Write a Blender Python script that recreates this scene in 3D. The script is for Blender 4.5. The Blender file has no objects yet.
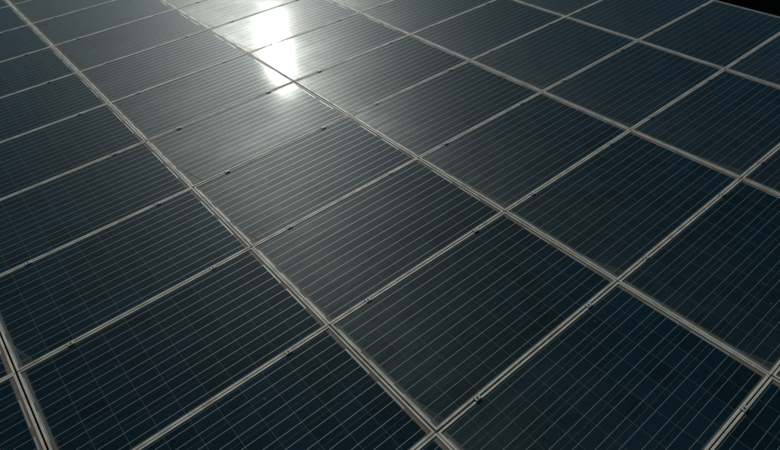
import bpy, bmesh, math, random
from mathutils import Matrix, Vector
R = math.radians
random.seed(7)
scene = bpy.context.scene
COL = scene.collection

# ------------------------------------------------------------------ camera
RIGHT = Vector((0.7674165, -0.6390365, -0.05200259))
DOWN = Vector((-0.45040789, -0.47961135, -0.7530642))
FWD = Vector((0.45629448, 0.60133627, -0.65588875))
CAM = Vector((0.51057844, -1.22999919, 2.95907524))
cam_data = bpy.data.cameras.new('camera')
cam_data.sensor_fit = 'HORIZONTAL'
cam_data.sensor_width = 36.0
cam_data.lens = 27.3608
cam_data.clip_start = 0.05
cam_data.clip_end = 4000.0
cam = bpy.data.objects.new('camera', cam_data)
m3 = Matrix((RIGHT, -DOWN, -FWD)).transposed()
cam.matrix_world = Matrix.Translation(CAM) @ m3.to_4x4()
COL.objects.link(cam)
scene.camera = cam
FPX = 592.817

def to_pixel(p):
    d = Vector(p) - CAM
    z = d.dot(FWD)
    return (390 + FPX * d.dot(RIGHT) / z, 225 + FPX * d.dot(DOWN) / z, z)

# ------------------------------------------------------------------ sky, sun, exposure
SUN_EL, SUN_AZ = 23.7, 62.9          # azimuth counted from +X towards +Y
world = bpy.data.worlds.new('World')
scene.world = world
world.use_nodes = True
wn = world.node_tree.nodes
bg = wn['Background']
sky = wn.new('ShaderNodeTexSky')
sky.sky_type = 'NISHITA'
sky.sun_disc = False
sky.sun_elevation = R(SUN_EL)
sky.sun_rotation = R(90.0 - SUN_AZ)
sky.altitude = 50.0
sky.air_density = 1.0
sky.dust_density = 0.4
sky.ozone_density = 2.0
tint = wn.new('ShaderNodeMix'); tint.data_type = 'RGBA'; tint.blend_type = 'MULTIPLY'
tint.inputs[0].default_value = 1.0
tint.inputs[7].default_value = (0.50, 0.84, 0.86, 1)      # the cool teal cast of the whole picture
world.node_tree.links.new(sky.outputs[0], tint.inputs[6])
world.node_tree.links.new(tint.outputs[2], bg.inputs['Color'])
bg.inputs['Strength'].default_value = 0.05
sun_data = bpy.data.lights.new('sun', 'SUN')
sun_data.energy = 5.0
sun_data.angle = R(0.53)
sun_data.color = (1.0, 0.97, 0.90)
sun = bpy.data.objects.new('sun', sun_data)
sd = Vector((math.cos(R(SUN_EL)) * math.cos(R(SUN_AZ)), math.cos(R(SUN_EL)) * math.sin(R(SUN_AZ)), math.sin(R(SUN_EL))))
sun.rotation_euler = sd.to_track_quat('Z', 'Y').to_euler()
sun.location = sd * 30
COL.objects.link(sun)
scene.view_settings.view_transform = 'Standard'
scene.view_settings.look = 'None'
scene.view_settings.gamma = 1.0
scene.view_settings.exposure = -1.12
scene.view_settings.use_curve_mapping = False
scene.cycles.use_denoising = True
scene.cycles.max_bounces = 6

# ------------------------------------------------------------------ measures
PX, PY = 1.66, 1.0                   # pitch of the array
GAP = 0.0085
LX, LY = PX - GAP, PY - GAP          # one panel
LIP = 0.0135                         # width of the frame's top lip
PROUD = 0.0035                       # lip above the glass
DEPTH = 0.036
CELL, CGAP = 0.1545, 0.0028
CP = CELL + CGAP
X0 = (LX - 10 * CP + CGAP) / 2       # first cell edge from the panel's edge
Y0 = (LY - 6 * CP + CGAP) / 2
GLASS_Z = -PROUD                     # lip tops lie at z = 0
CELL_H, BUS_H = 0.00025, 0.0004

# ------------------------------------------------------------------ node helpers
class NT:
    def __init__(self, name):
        self.mat = bpy.data.materials.new(name)
        self.mat.use_nodes = True
        self.t = self.mat.node_tree
        self.n = self.t.nodes
        self.out = self.n['Material Output']
        self.bsdf = self.n['Principled BSDF']
    def new(self, kind, **kw):
        x = self.n.new(kind)
        for k, v in kw.items():
            setattr(x, k, v)
        return x
    def put(self, sock, v):
        if hasattr(v, 'is_output'):
            self.t.links.new(v, sock)
        else:
            sock.default_value = v
    def math(self, op, a, b=0.0, c=0.0, clamp=False):
        x = self.new('ShaderNodeMath', operation=op, use_clamp=clamp)
        self.put(x.inputs[0], a); self.put(x.inputs[1], b); self.put(x.inputs[2], c)
        return x.outputs[0]
    def ramp(self, v, a, b, lo=0.0, hi=1.0, smooth=True):
        x = self.new('ShaderNodeMapRange', interpolation_type='SMOOTHSTEP' if smooth else 'LINEAR')
        self.put(x.inputs['Value'], v); self.put(x.inputs['From Min'], a); self.put(x.inputs['From Max'], b)
        self.put(x.inputs['To Min'], lo); self.put(x.inputs['To Max'], hi)
        return x.outputs['Result']
    def noise(self, vec, scale, detail=3.0, rough=0.55):
        x = self.new('ShaderNodeTexNoise')
        self.put(x.inputs['Vector'], vec)
        x.inputs['Scale'].default_value = scale
        x.inputs['Detail'].default_value = detail
        x.inputs['Roughness'].default_value = rough
        return x.outputs['Fac']
    def vec(self, x, y, z=0.0):
        c = self.new('ShaderNodeCombineXYZ')
        self.put(c.inputs[0], x); self.put(c.inputs[1], y); self.put(c.inputs[2], z)
        return c.outputs[0]
    def white(self, vec):
        x = self.new('ShaderNodeTexWhiteNoise', noise_dimensions='3D')
        self.put(x.inputs['Vector'], vec)
        return x.outputs['Value']
    def mix(self, f, a, b, mode='MIX'):
        x = self.new('ShaderNodeMix', data_type='RGBA', blend_type=mode)
        self.put(x.inputs[0], f); self.put(x.inputs[6], a); self.put(x.inputs[7], b)
        return x.outputs[2]
    def rgb(self, v):
        x = self.new('ShaderNodeRGB'); x.outputs[0].default_value = (*v, 1); return x.outputs[0]

def panel_coords(k):
    """Metres from the panel's low short end (u) and its near long side (v), plus the panel's number."""
    geo = k.new('ShaderNodeNewGeometry')
    s = k.new('ShaderNodeSeparateXYZ')
    k.put(s.inputs[0], geo.outputs['Position'])
    px = k.math('DIVIDE', s.outputs[0], PX)
    pi, pj = k.math('FLOOR', px), k.math('FLOOR', s.outputs[1])
    u = k.math('MULTIPLY', k.math('SUBTRACT', px, pi), PX)
    v = k.math('SUBTRACT', s.outputs[1], pj)
    return geo.outputs['Position'], u, v, pi, pj

def laminate(name, base, metallic=0.0, base_rough=0.5, spec=0.06, cell_tint=False, end_margin=False):
    """Everything that lies behind the module's front glass: own colour below, wet-looking glass coat and a dust film above."""
    k = NT(name)
    pos, u, v, pi, pj = panel_coords(k)
    rnd = k.white(k.vec(pi, pj, 3.7))
    rnd2 = k.white(k.vec(pi, pj, 9.1))
    col = k.rgb(base)
    if cell_tint:
        ci = k.math('FLOOR', k.math('DIVIDE', k.math('SUBTRACT', u, GAP / 2 + X0 - CGAP / 2), CP))
        cj = k.math('FLOOR', k.math('DIVIDE', k.math('SUBTRACT', v, GAP / 2 + Y0 - CGAP / 2), CP))
        cr = k.white(k.vec(k.math('ADD', ci, k.math('MULTIPLY', pi, 17)), k.math('ADD', cj, k.math('MULTIPLY', pj, 13)), 1.3))
        col = k.mix(cr, (base[0] * 0.65, base[1] * 0.65, base[2] * 0.60, 1), (base[0] * 1.4, base[1] * 1.5, base[2] * 1.65, 1))
        vor = k.new('ShaderNodeTexVoronoi'); k.put(vor.inputs['Vector'], pos); vor.inputs['Scale'].default_value = 85
        sep = k.new('ShaderNodeSeparateColor'); k.put(sep.inputs[0], vor.outputs['Color'])
        col = k.mix(k.ramp(sep.outputs[0], 0, 1, 0.0, 0.55), col, (base[0] * 1.5, base[1] * 1.9, base[2] * 2.3, 1))
    if cell_tint:
        col = k.mix(1.0, col, k.vec(k.ramp(rnd, 0, 1, .75, 1.15, False), k.ramp(rnd, 0, 1, .80, 1.15, False), k.math('ADD', k.ramp(rnd, 0, 1, .80, 1.12, False), k.ramp(rnd2, 0, 1, -.04, .08, False))), 'MULTIPLY')
    if end_margin:                       # the backsheet has yellowed to brown along the high end
        edge = k.ramp(k.math('SUBTRACT', PX - GAP / 2 - LIP, u), 0.024, 0.027, 1.0, 0.0)
        col = k.mix(edge, col, k.mix(k.noise(pos, 6.0, 4, .6), (0.135, 0.100, 0.075, 1), (0.26, 0.22, 0.175, 1)))
    # ---- dirt: silt along the low end, a dried puddle in the low corner, streaks and spots
    n_big = k.noise(pos, 1.7, 4)
    n_mid = k.noise(pos, 9.0, 5, 0.6)
    n_fine = k.noise(pos, 60.0, 4, 0.7)
    wob = k.math('MULTIPLY', k.math('SUBTRACT', n_mid, 0.5), 0.06)
    ue = k.math('SUBTRACT', u, GAP / 2 + LIP)              # from the inner edge of the frame
    ve = k.math('SUBTRACT', v, GAP / 2 + LIP)
    uh = k.math('SUBTRACT', PX - GAP / 2 - LIP, u)         # from the high end
    silt = k.ramp(k.math('ADD', ue, wob), 0.004, 0.044, 1.0, 0.0)
    film_low = k.ramp(k.math('ADD', ue, k.math('MULTIPLY', wob, 5)), -0.1, 1.5, 1.0, 0.0, False)
    film_low = k.math('POWER', film_low, 1.5)
    silt_v = k.ramp(k.math('ADD', ve, k.math('MULTIPLY', wob, .5)), 0.0, 0.014, 0.6, 0.0)
    # puddle: triangle in the low corner with a darker dried rim
    tri = k.math('ADD', k.math('DIVIDE', k.math('ADD', ue, k.math('MULTIPLY', wob, .5)), k.ramp(rnd, 0, 1, 0.05, 0.10, False)), k.math('DIVIDE', ve, k.ramp(rnd2, 0, 1, 0.22, 0.5, False)))
    pud = k.ramp(tri, 0.93, 1.0, 1.0, 0.0)
    rim = k.math('MULTIPLY', k.ramp(tri, 0.84, 0.96), k.ramp(tri, 0.99, 1.07, 1.0, 0.0))
    high = k.ramp(k.math('ADD', uh, k.math('MULTIPLY', wob, .25)), 0.014, 0.024, 1.0, 0.0)
    high = k.math('MULTIPLY', high, k.ramp(n_mid, 0.25, 0.6, 0.45, 1.0))
    spots = k.ramp(k.noise(pos, 23.0, 2, 0.4), 0.755, 0.785)
    brown = k.math('MAXIMUM', k.math('MULTIPLY', silt, k.ramp(n_mid, .25, .7, .12, .58)), k.math('MULTIPLY', high, 0.3))
    brown = k.math('MAXIMUM', brown, k.math('MULTIPLY', pud, 0.14))
    brown = k.math('MAXIMUM', brown, k.math('MULTIPLY', rim, 0.8))
    brown = k.math('MAXIMUM', brown, k.math('MULTIPLY', silt_v, 0.3))
    brown = k.math('MAXIMUM', brown, k.math('MULTIPLY', spots, 0.35), clamp=True)
    brown = k.math('MULTIPLY', brown, k.ramp(n_fine, 0.2, 0.6, 0.65, 1.0))
    # ---- glass: coat over the cell
    b = k.bsdf
    k.put(b.inputs['Base Color'], col)
    b.inputs['Metallic'].default_value = metallic
    b.inputs['Roughness'].default_value = base_rough
    b.inputs['Specular IOR Level'].default_value = spec
    b.inputs['Specular Tint'].default_value = (0.45, 0.85, 1.0, 1)
    bump = k.new('ShaderNodeBump'); bump.inputs['Strength'].default_value = 0.02; bump.inputs['Distance'].default_value = 0.02
    k.put(bump.inputs['Height'], k.noise(pos, 6.0, 2))
    gl = k.new('ShaderNodeBsdfAnisotropic', distribution='GGX')      # front glass with its blue-green anti-reflex coating
    gl.inputs['Color'].default_value = (0.90, 1.0, 0.97, 1)
    k.put(gl.inputs['Roughness'], k.ramp(n_big, 0.3, 0.7, COAT_R - 0.008, COAT_R + 0.008))
    k.put(gl.inputs['Normal'], bump.outputs[0])
    fr = k.new('ShaderNodeFresnel'); fr.inputs['IOR'].default_value = COAT_IOR
    glass = k.new('ShaderNodeMixShader'); k.put(glass.inputs[0], fr.outputs[0]); k.put(glass.inputs[1], b.outputs[0]); k.put(glass.inputs[2], gl.outputs[0])
    # ---- thin dust film: broad forward sheen
    film = k.new('ShaderNodeBsdfPrincipled')
    film.inputs['Base Color'].default_value = (0.045, 0.058, 0.058, 1)
    film.inputs['Roughness'].default_value = FILM_R
    film.inputs['Specular IOR Level'].default_value = 1.0
    film.inputs['Specular Tint'].default_value = (0.90, 0.98, 0.94, 1)
    amt = k.math('MULTIPLY', k.math('ADD', FILM_BASE, k.math('MULTIPLY', film_low, FILM_LOW)), k.ramp(n_big, .3, .75, .75, 1.2))
    amt = k.math('MULTIPLY', amt, k.ramp(n_fine, 0.25, 0.75, 0.85, 1.15))
    runs = k.noise(k.vec(k.math('MULTIPLY', u, 1.3), k.math('MULTIPLY', v, 30.0), k.math('ADD', k.math('MULTIPLY', pi, 7.3), pj)), 1.0, 4, .6)   # rain runs down the slope
    amt = k.math('MULTIPLY', amt, k.ramp(n_mid, .3, .7, .85, 1.15))
    amt = k.math('MULTIPLY', amt, k.ramp(runs, .3, .7, .78, 1.25))
    amt = k.math('MULTIPLY', amt, k.ramp(rnd2, 0, 1, .62, 1.25, False))
    clean = k.math('LESS_THAN', k.math('ADD', pi, 0.5), 0.9)      # the left rows are cleaner
    amt = k.math('MULTIPLY', amt, k.math('SUBTRACT', 1.0, k.math('MULTIPLY', clean, CLEANER)), clamp=True)
    m1 = k.new('ShaderNodeMixShader'); k.put(m1.inputs[0], amt); k.put(m1.inputs[1], glass.outputs[0]); k.put(m1.inputs[2], film.outputs[0])
    # ---- caked dirt
    dirt = k.new('ShaderNodeBsdfPrincipled')
    k.put(dirt.inputs['Base Color'], k.mix(k.math('MULTIPLY', rim, k.math('SUBTRACT', 1.0, silt)), k.mix(n_mid, (0.165, 0.145, 0.115, 1), (0.29, 0.275, 0.23, 1)), (0.055, 0.050, 0.045, 1)))
    dirt.inputs['Roughness'].default_value = 0.75
    dirt.inputs['Specular IOR Level'].default_value = 0.25
    m2 = k.new('ShaderNodeMixShader'); k.put(m2.inputs[0], brown); k.put(m2.inputs[1], m1.outputs[0]); k.put(m2.inputs[2], dirt.outputs[0])
    k.put(k.out.inputs['Surface'], m2.outputs[0])
    return k.mat

COAT_R, COAT_IOR = 0.073, 1.21
FILM_R, FILM_BASE, FILM_LOW, CLEANER = 0.41, 0.022, 0.235, 0.96
M = {}
M['cell'] = laminate('solar_cell', (0.0024, 0.0150, 0.0205), cell_tint=True)
M['sheet'] = laminate('glass_over_backsheet', (0.095, 0.118, 0.118), end_margin=True)
M['bus'] = laminate('silver_busbar', (0.36, 0.43, 0.46), metallic=0.5, base_rough=0.48)
M['ribbon'] = laminate('tinned_ribbon', (0.50, 0.51, 0.50), metallic=0.4, base_rough=0.5)

def metal(name, base, rough, metallic, dirt_amt=0.35):
    k = NT(name)
    geo = k.new('ShaderNodeNewGeometry')
    pos = geo.outputs['Position']
    n1 = k.noise(pos, 7.0, 5, .65); n2 = k.noise(pos, 90.0, 3, .6)
    f = k.math('MULTIPLY', k.ramp(n1, 0.38, 0.68), dirt_amt)
    f = k.math('MULTIPLY', f, k.ramp(n2, .3, .6, .6, 1.0))
    k.put(k.bsdf.inputs['Base Color'], k.mix(f, (*base, 1), (0.26, 0.225, 0.175, 1)))
    k.put(k.bsdf.inputs['Metallic'], k.math('MULTIPLY', k.math('SUBTRACT', 1.0, f), metallic))
    k.bsdf.inputs['Specular IOR Level'].default_value = 0.3
    k.put(k.bsdf.inputs['Roughness'], k.ramp(n2, .25, .75, rough - .06, rough + .08))
    bump = k.new('ShaderNodeBump'); bump.inputs['Strength'].default_value = 0.08; bump.inputs['Distance'].default_value = 0.002
    k.put(bump.inputs['Height'], n2); k.put(k.bsdf.inputs['Normal'], bump.outputs[0])
    return k.mat
M['frame'] = metal('anodised_frame', (0.66, 0.645, 0.58), 0.60, 0.15, 0.55)
M['clamp'] = metal('clamp_metal', (0.50, 0.51, 0.48), 0.6, 0.12, 0.3)
M['bolt'] = metal('bolt_steel', (0.26, 0.26, 0.25), 0.4, 0.7, 0.2)
M['rail'] = metal('rail_metal', (0.45, 0.45, 0.44), 0.5, 0.5, 0.4)

def ground_material():
    k = NT('dark_ground')
    geo = k.new('ShaderNodeNewGeometry'); pos = geo.outputs['Position']
    n = k.noise(pos, 1.4, 8, .65); n2 = k.noise(pos, 22, 6, .7)
    k.put(k.bsdf.inputs['Base Color'], k.mix(k.ramp(n, .3, .7), (0.0010, 0.0022, 0.0026, 1), (0.0025, 0.0045, 0.005, 1)))
    k.bsdf.inputs['Roughness'].default_value = 0.95
    k.bsdf.inputs['Specular IOR Level'].default_value = 0.0
    bump = k.new('ShaderNodeBump'); bump.inputs['Strength'].default_value = 0.8; bump.inputs['Distance'].default_value = 0.05
    k.put(bump.inputs['Height'], n2); k.put(k.bsdf.inputs['Normal'], bump.outputs[0])
    return k.mat
M['ground'] = ground_material()

# ------------------------------------------------------------------ mesh helpers
def box(bm, x0, x1, y0, y1, z0, z1):
    vs = [bm.verts.new(p) for p in ((x0, y0, z0), (x1, y0, z0), (x1, y1, z0), (x0, y1, z0), (x0, y0, z1), (x1, y0, z1), (x1, y1, z1), (x0, y1, z1))]
    for f in ((3, 2, 1, 0), (4, 5, 6, 7), (0, 1, 5, 4), (1, 2, 6, 5), (2, 3, 7, 6), (3, 0, 4, 7)):
        bm.faces.new([vs[i] for i in f])
    return vs

def slab(bm, x0, x1, y0, y1, z0, z1, c):
    """A thin plate with chamfered top edges."""
    lo = [bm.verts.new(p) for p in ((x0, y0, z0), (x1, y0, z0), (x1, y1, z0), (x0, y1, z0))]
    hi = [bm.verts.new(p) for p in ((x0 + c, y0 + c, z1), (x1 - c, y0 + c, z1), (x1 - c, y1 - c, z1), (x0 + c, y1 - c, z1))]
    bm.faces.new(hi)
    for i in range(4):
        j = (i + 1) % 4
        bm.faces.new((lo[i], lo[j], hi[j], hi[i]))

def mesh(name, bm, mat):
    me = bpy.data.meshes.new(name)
    bm.normal_update(); bm.to_mesh(me); bm.free()
    me.materials.append(mat)
    return me

def link(name, data, parent=None, loc=(0, 0, 0), rot=(0, 0, 0)):
    o = bpy.data.objects.new(name, data)
    COL.objects.link(o)
    o.parent = parent
    o.location = loc
    o.rotation_euler = rot
    return o

# ------------------------------------------------------------------ ground
bm = bmesh.new()
S, N = 1500.0, 1
v = [bm.verts.new(p) for p in ((-S, -S, 0), (S, -S, 0), (S, S, 0), (-S, S, 0))]
bm.faces.new(v)
g = link('ground', mesh('ground', bm, M['ground']), None, (0, 0, -0.55))
g['kind'] = 'structure'

# ------------------------------------------------------------------ shared meshes of one panel (origin: low near corner of the panel, lip top at z = 0)
def frame_mesh():
    """Mitred ring: outer wall, chamfered lip, short inner wall down to the glass, return flange below."""
    prof = [(0.0, -DEPTH), (0.0, -0.0012), (0.0012, 0.0), (LIP - 0.0012, 0.0), (LIP, -0.0012), (LIP, -PROUD - 0.002), (0.002, -PROUD - 0.004), (0.002, -DEPTH + 0.002), (0.026, -DEPTH + 0.002), (0.026, -DEPTH)]
    bm = bmesh.new()
    rings = []
    for d, z in prof:
        rings.append([bm.verts.new(p) for p in ((d, d, z), (LX - d, d, z), (LX - d, LY - d, z), (d, LY - d, z))])
    n = len(prof)
    for a in range(n):
        r0, r1 = rings[a], rings[(a + 1) % n]
        for i in range(4):
            j = (i + 1) % 4
            bm.faces.new((r0[i], r0[j], r1[j], r1[i]))
    return mesh('frame', bm, M['frame'])
ME_FRAME = frame_mesh()

bm = bmesh.new()
box(bm, LIP - 0.006, LX - LIP + 0.006, LIP - 0.006, LY - LIP + 0.006, GLASS_Z - 0.0045, GLASS_Z)
# the box passes under the lip, so its rim sits inside the frame's groove
ME_SHEET = mesh('glass_sheet', bm, M['sheet'])

def cell_into(bm, x, y):
    slab(bm, x, x + CELL, y, y + CELL, GLASS_Z - 0.0004, GLASS_Z + CELL_H, 0.0)
bm = bmesh.new(); cell_into(bm, 0, 0); ME_CELL = mesh('cell', bm, M['cell'])
bm = bmesh.new()
for a in range(10):
    for b in range(6):
        cell_into(bm, X0 + a * CP, Y0 + b * CP)
ME_CELLS = mesh('cell_field', bm, M['cell'])
BW = 0.0024
BUS_Y = [Y0 + b * CP + CELL * f for b in range(6) for f in (0.25, 0.75)]
BUS_A, BUS_B = X0 - 0.004, LX - X0 + 0.013
def bus_into(bm, y):
    slab(bm, BUS_A, BUS_B, y - BW / 2, y + BW / 2, GLASS_Z - 0.0002, GLASS_Z + BUS_H, 0.0)
bm = bmesh.new(); bus_into(bm, 0); ME_BUS = mesh('busbar', bm, M['bus'])
bm = bmesh.new()
for y in BUS_Y:
    bus_into(bm, y)
ME_BUSES = mesh('busbar_field', bm, M['bus'])
def ribbon_mesh(length):
    bm = bmesh.new()
    slab(bm, -0.0036, 0.0036, 0, length, GLASS_Z - 0.0002, GLASS_Z + BUS_H + 0.0002, 0.0)
    return mesh('ribbon', bm, M['ribbon'])
RL = CP + CELL * 0.5 + BW
ME_RIB2 = ribbon_mesh(RL)

# mid clamp: bridging plate over two frames, lowered channel and a cap bolt (origin: middle of the gap, lip top)
def clamp_mesh(w, l):
    bm = bmesh.new()
    slab(bm, -l / 2, l / 2, -w / 2, w / 2, 0.0004, 0.0028, 0.0010)
    box(bm, -l / 2 + 0.002, l / 2 - 0.002, -0.0042, 0.0042, -0.030, 0.0005)
    return mesh('clamp', bm, M['clamp'])
ME_CLAMP = clamp_mesh(0.033, 0.042)
def bolt_mesh():
    bm = bmesh.new()
    n = 12
    def ring(r, z, ph=0.0, k=n):
        return [bm.verts.new((r * math.cos(2 * math.pi * i / k + ph), r * math.sin(2 * math.pi * i / k + ph), z)) for i in range(k)]
    rs = [ring(0.0062, 0.0032), ring(0.0062, 0.0038), ring(0.0052, 0.0039), ring(0.0052, 0.0062), ring(0.0047, 0.0067), ring(0.0030, 0.0067), ring(0.0030, 0.0045)]
    for a, b in zip(rs, rs[1:]):
        for i in range(n):
            bm.faces.new((a[i], a[(i + 1) % n], b[(i + 1) % n], b[i]))
    bm.faces.new(rs[-1])
    return mesh('bolt', bm, M['bolt'])
ME_BOLT = bolt_mesh()

# ------------------------------------------------------------------ which panels, and how each one is seen
def clip_area(poly):
    for ax, lim, sg in ((0, 0, 1), (0, 780, -1), (1, 0, 1), (1, 450, -1)):
        out = []
        for a, b in zip(poly, poly[1:] + poly[:1]):
            da, db = (a[ax] - lim) * sg, (b[ax] - lim) * sg
            if da >= 0: out.append(a)
            if (da >= 0) != (db >= 0):
                t = da / (da - db)
                out.append((a[0] + t * (b[0] - a[0]), a[1] + t * (b[1] - a[1])))
        poly = out
        if not poly: return 0.0
    return abs(sum(a[0] * b[1] - b[0] * a[1] for a, b in zip(poly, poly[1:] + poly[:1]))) / 2

seen = {}
for i in range(-4, 5):
    for j in range(-6, 22):
        cs = [(i * PX, j, 0), ((i + 1) * PX, j, 0), ((i + 1) * PX, j + 1, 0), (i * PX, j + 1, 0)]
        q = [to_pixel(c) for c in cs]
        if min(c[2] for c in q) < 0.3:
            continue
        a = clip_area([(c[0], c[1]) for c in q])
        if a > 12:
            seen[(i, j)] = a
near_ring = set()
for (i, j) in seen:
    for di in (-1, 0, 1):
        for dj in (-1, 0, 1):
            if i + di <= 4 and (i + di, j + dj) not in seen:
                near_ring.add((i + di, j + dj))
ORD = ['lowest', 'second', 'third', 'fourth', 'fifth', 'sixth', 'seventh', 'eighth', 'ninth', 'tenth', 'eleventh', 'twelfth', 'thirteenth', 'fourteenth']
ROWS = ['first', 'second', 'third', 'fourth', 'fifth', 'sixth', 'seventh', 'eighth']
cols = sorted({i for i, j in seen})
GLARE = (278, 45)
def label_for(i, j):
    row = f'{ROWS[cols.index(i)]} diagonal row from left'
    js = sorted(jj for ii, jj in seen if ii == i and seen[(ii, jj)] >= 500)
    if j not in js:
        end = 'lower' if j < js[0] else 'upper'
        return f'sliver of solar panel at the {end} end of the {row}'
    n = js.index(j)
    c = to_pixel(((i + .5) * PX, j + .5, 0))
    d = math.hypot(c[0] - GLARE[0], c[1] - GLARE[1])
    look = 'grey sheened' if d < 215 and i >= 1 else 'dark blue'
    if (i, j) in GLARED: look = 'sun glared'
    if n == 0:
        where = 'lowest' if len(js) > 1 else 'the larger one'
    else:
        where = ORD[n] + ' from the lower end'
    return f'{look} solar panel, {where} in the {row}'
GLARED = {(1, 3), (1, 4), (2, 4), (2, 5), (2, 6)}

def cell_px(i, j):
    c = ((i + .5) * PX, j + .5)
    p = [to_pixel((c[0] + a, c[1] + b, 0)) for a, b in ((0, 0), (CP, 0), (0, CP))]
    e = [(p[k][0] - p[0][0], p[k][1] - p[0][1]) for k in (1, 2)]
    area = abs(e[0][0] * e[1][1] - e[0][1] * e[1][0])
    return area / max(math.hypot(*e[0]), math.hypot(*e[1])), area

TILT = {(1, 3): (-0.42, 0.0), (1, 4): (0.05, 0.0), (2, 4): (0.0, 0.08)}                            # small leans of single panels, degrees about x and y
def build_panel(i, j, inside):
    rnd = random.Random(i * 101 + j * 7 + 5)
    root = link('solar_panel', None)
    dx, dy = rnd.uniform(-.0032, .0032), rnd.uniform(-.0016, .0016)
    tx, ty = rnd.uniform(-.10, .10), rnd.uniform(-.08, .08)
    if (i, j) in TILT:
        tx, ty = TILT[(i, j)]
    root.location = (i * PX + GAP / 2 + dx, j * PY + GAP / 2 + dy, R(ty) * LX / 2 - R(tx) * LY / 2)   # leans about its middle
    root.rotation_euler = (R(tx), R(ty), R(rnd.uniform(-.05, .05)))
    root.empty_display_size = 0.1
    root['category'] = 'solar panel'
    root['group'] = 'solar panels of the array' if inside else 'solar panels past the picture edge'
    root['label'] = label_for(i, j) if inside else 'solar panel continuing the array just past the picture edge'
    link('frame', ME_FRAME, root)
    link('glass_sheet', ME_SHEET, root)
    small, _ = cell_px(i, j)
    if inside and small >= 7.0:
        for a in range(10):
            for b in range(6):
                link('cell', ME_CELL, root, (X0 + a * CP, Y0 + b * CP, 0))
        for y in BUS_Y:
            link('busbar', ME_BUS, root, (0, y, 0))
        fine = True
    else:
        o = link('cell_field', ME_CELLS, root); o['kind'] = 'stuff'
        o = link('busbar_field', ME_BUSES, root); o['kind'] = 'stuff'
        fine = False
    # cross ribbons joining the strings, in pairs, offset by one string at the other end
    xe, xs = BUS_B - 0.0036, LIP + 0.0056
    for b in (1, 3):
        link('ribbon', ME_RIB2, root, (xe, BUS_Y[2 * b] - BW / 2, 0))
    for b in (0, 2, 4):
        link('ribbon', ME_RIB2, root, (xs, BUS_Y[2 * b] - BW / 2, 0))
    # clamps on the panel's near long side
    for fx in (0.195, 0.81):
        c = link('clamp', ME_CLAMP, root, (fx * PX - GAP / 2 + rnd.uniform(-.008, .008), -GAP / 2, 0.0006), (0, 0, R(rnd.uniform(-1.5, 1.5))))
        link('bolt', ME_BOLT, c, (0, 0, 0), (0, 0, rnd.uniform(0, 1)))
    return root

for (i, j) in sorted(seen):
    build_panel(i, j, True)
for (i, j) in sorted(near_ring):
    build_panel(i, j, False)

# ------------------------------------------------------------------ mounting frame below: rails under the clamp lines on short posts
allp = list(seen) + list(near_ring)
mf = link('mounting_frame', None, None, (0, 0, -0.55))
mf['category'] = 'mounting frame'
mf['label'] = 'aluminium rails and posts carrying the solar panels from below'
for i in sorted({p[0] for p in allp}):
    js = [p[1] for p in allp if p[0] == i]
    j0, j1 = min(js) - 0.1, max(js) + 1.1
    for fx in (0.195, 0.81):
        x = (i + fx) * PX
        bm = bmesh.new()
        box(bm, -.02, .02, j0, j1, 0.55 - DEPTH - 0.043, 0.55 - DEPTH - 0.003)
        link('rail', mesh('rail', bm, M['rail']), mf, (x, 0, 0))
bm = bmesh.new()
box(bm, -.025, .025, -.025, .025, -0.02, 0.55 - DEPTH - 0.0435)
box(bm, -.07, .07, -.07, .07, -0.02, 0.012)
ME_POST = mesh('post', bm, M['rail'])
for i in sorted({p[0] for p in allp}):
    js = [p[1] for p in allp if p[0] == i]
    for j in range(min(js), max(js) + 2, 3):
        for fx in (0.195, 0.81):
            link('post', ME_POST, mf, ((i + fx) * PX, j + 0.02, 0))
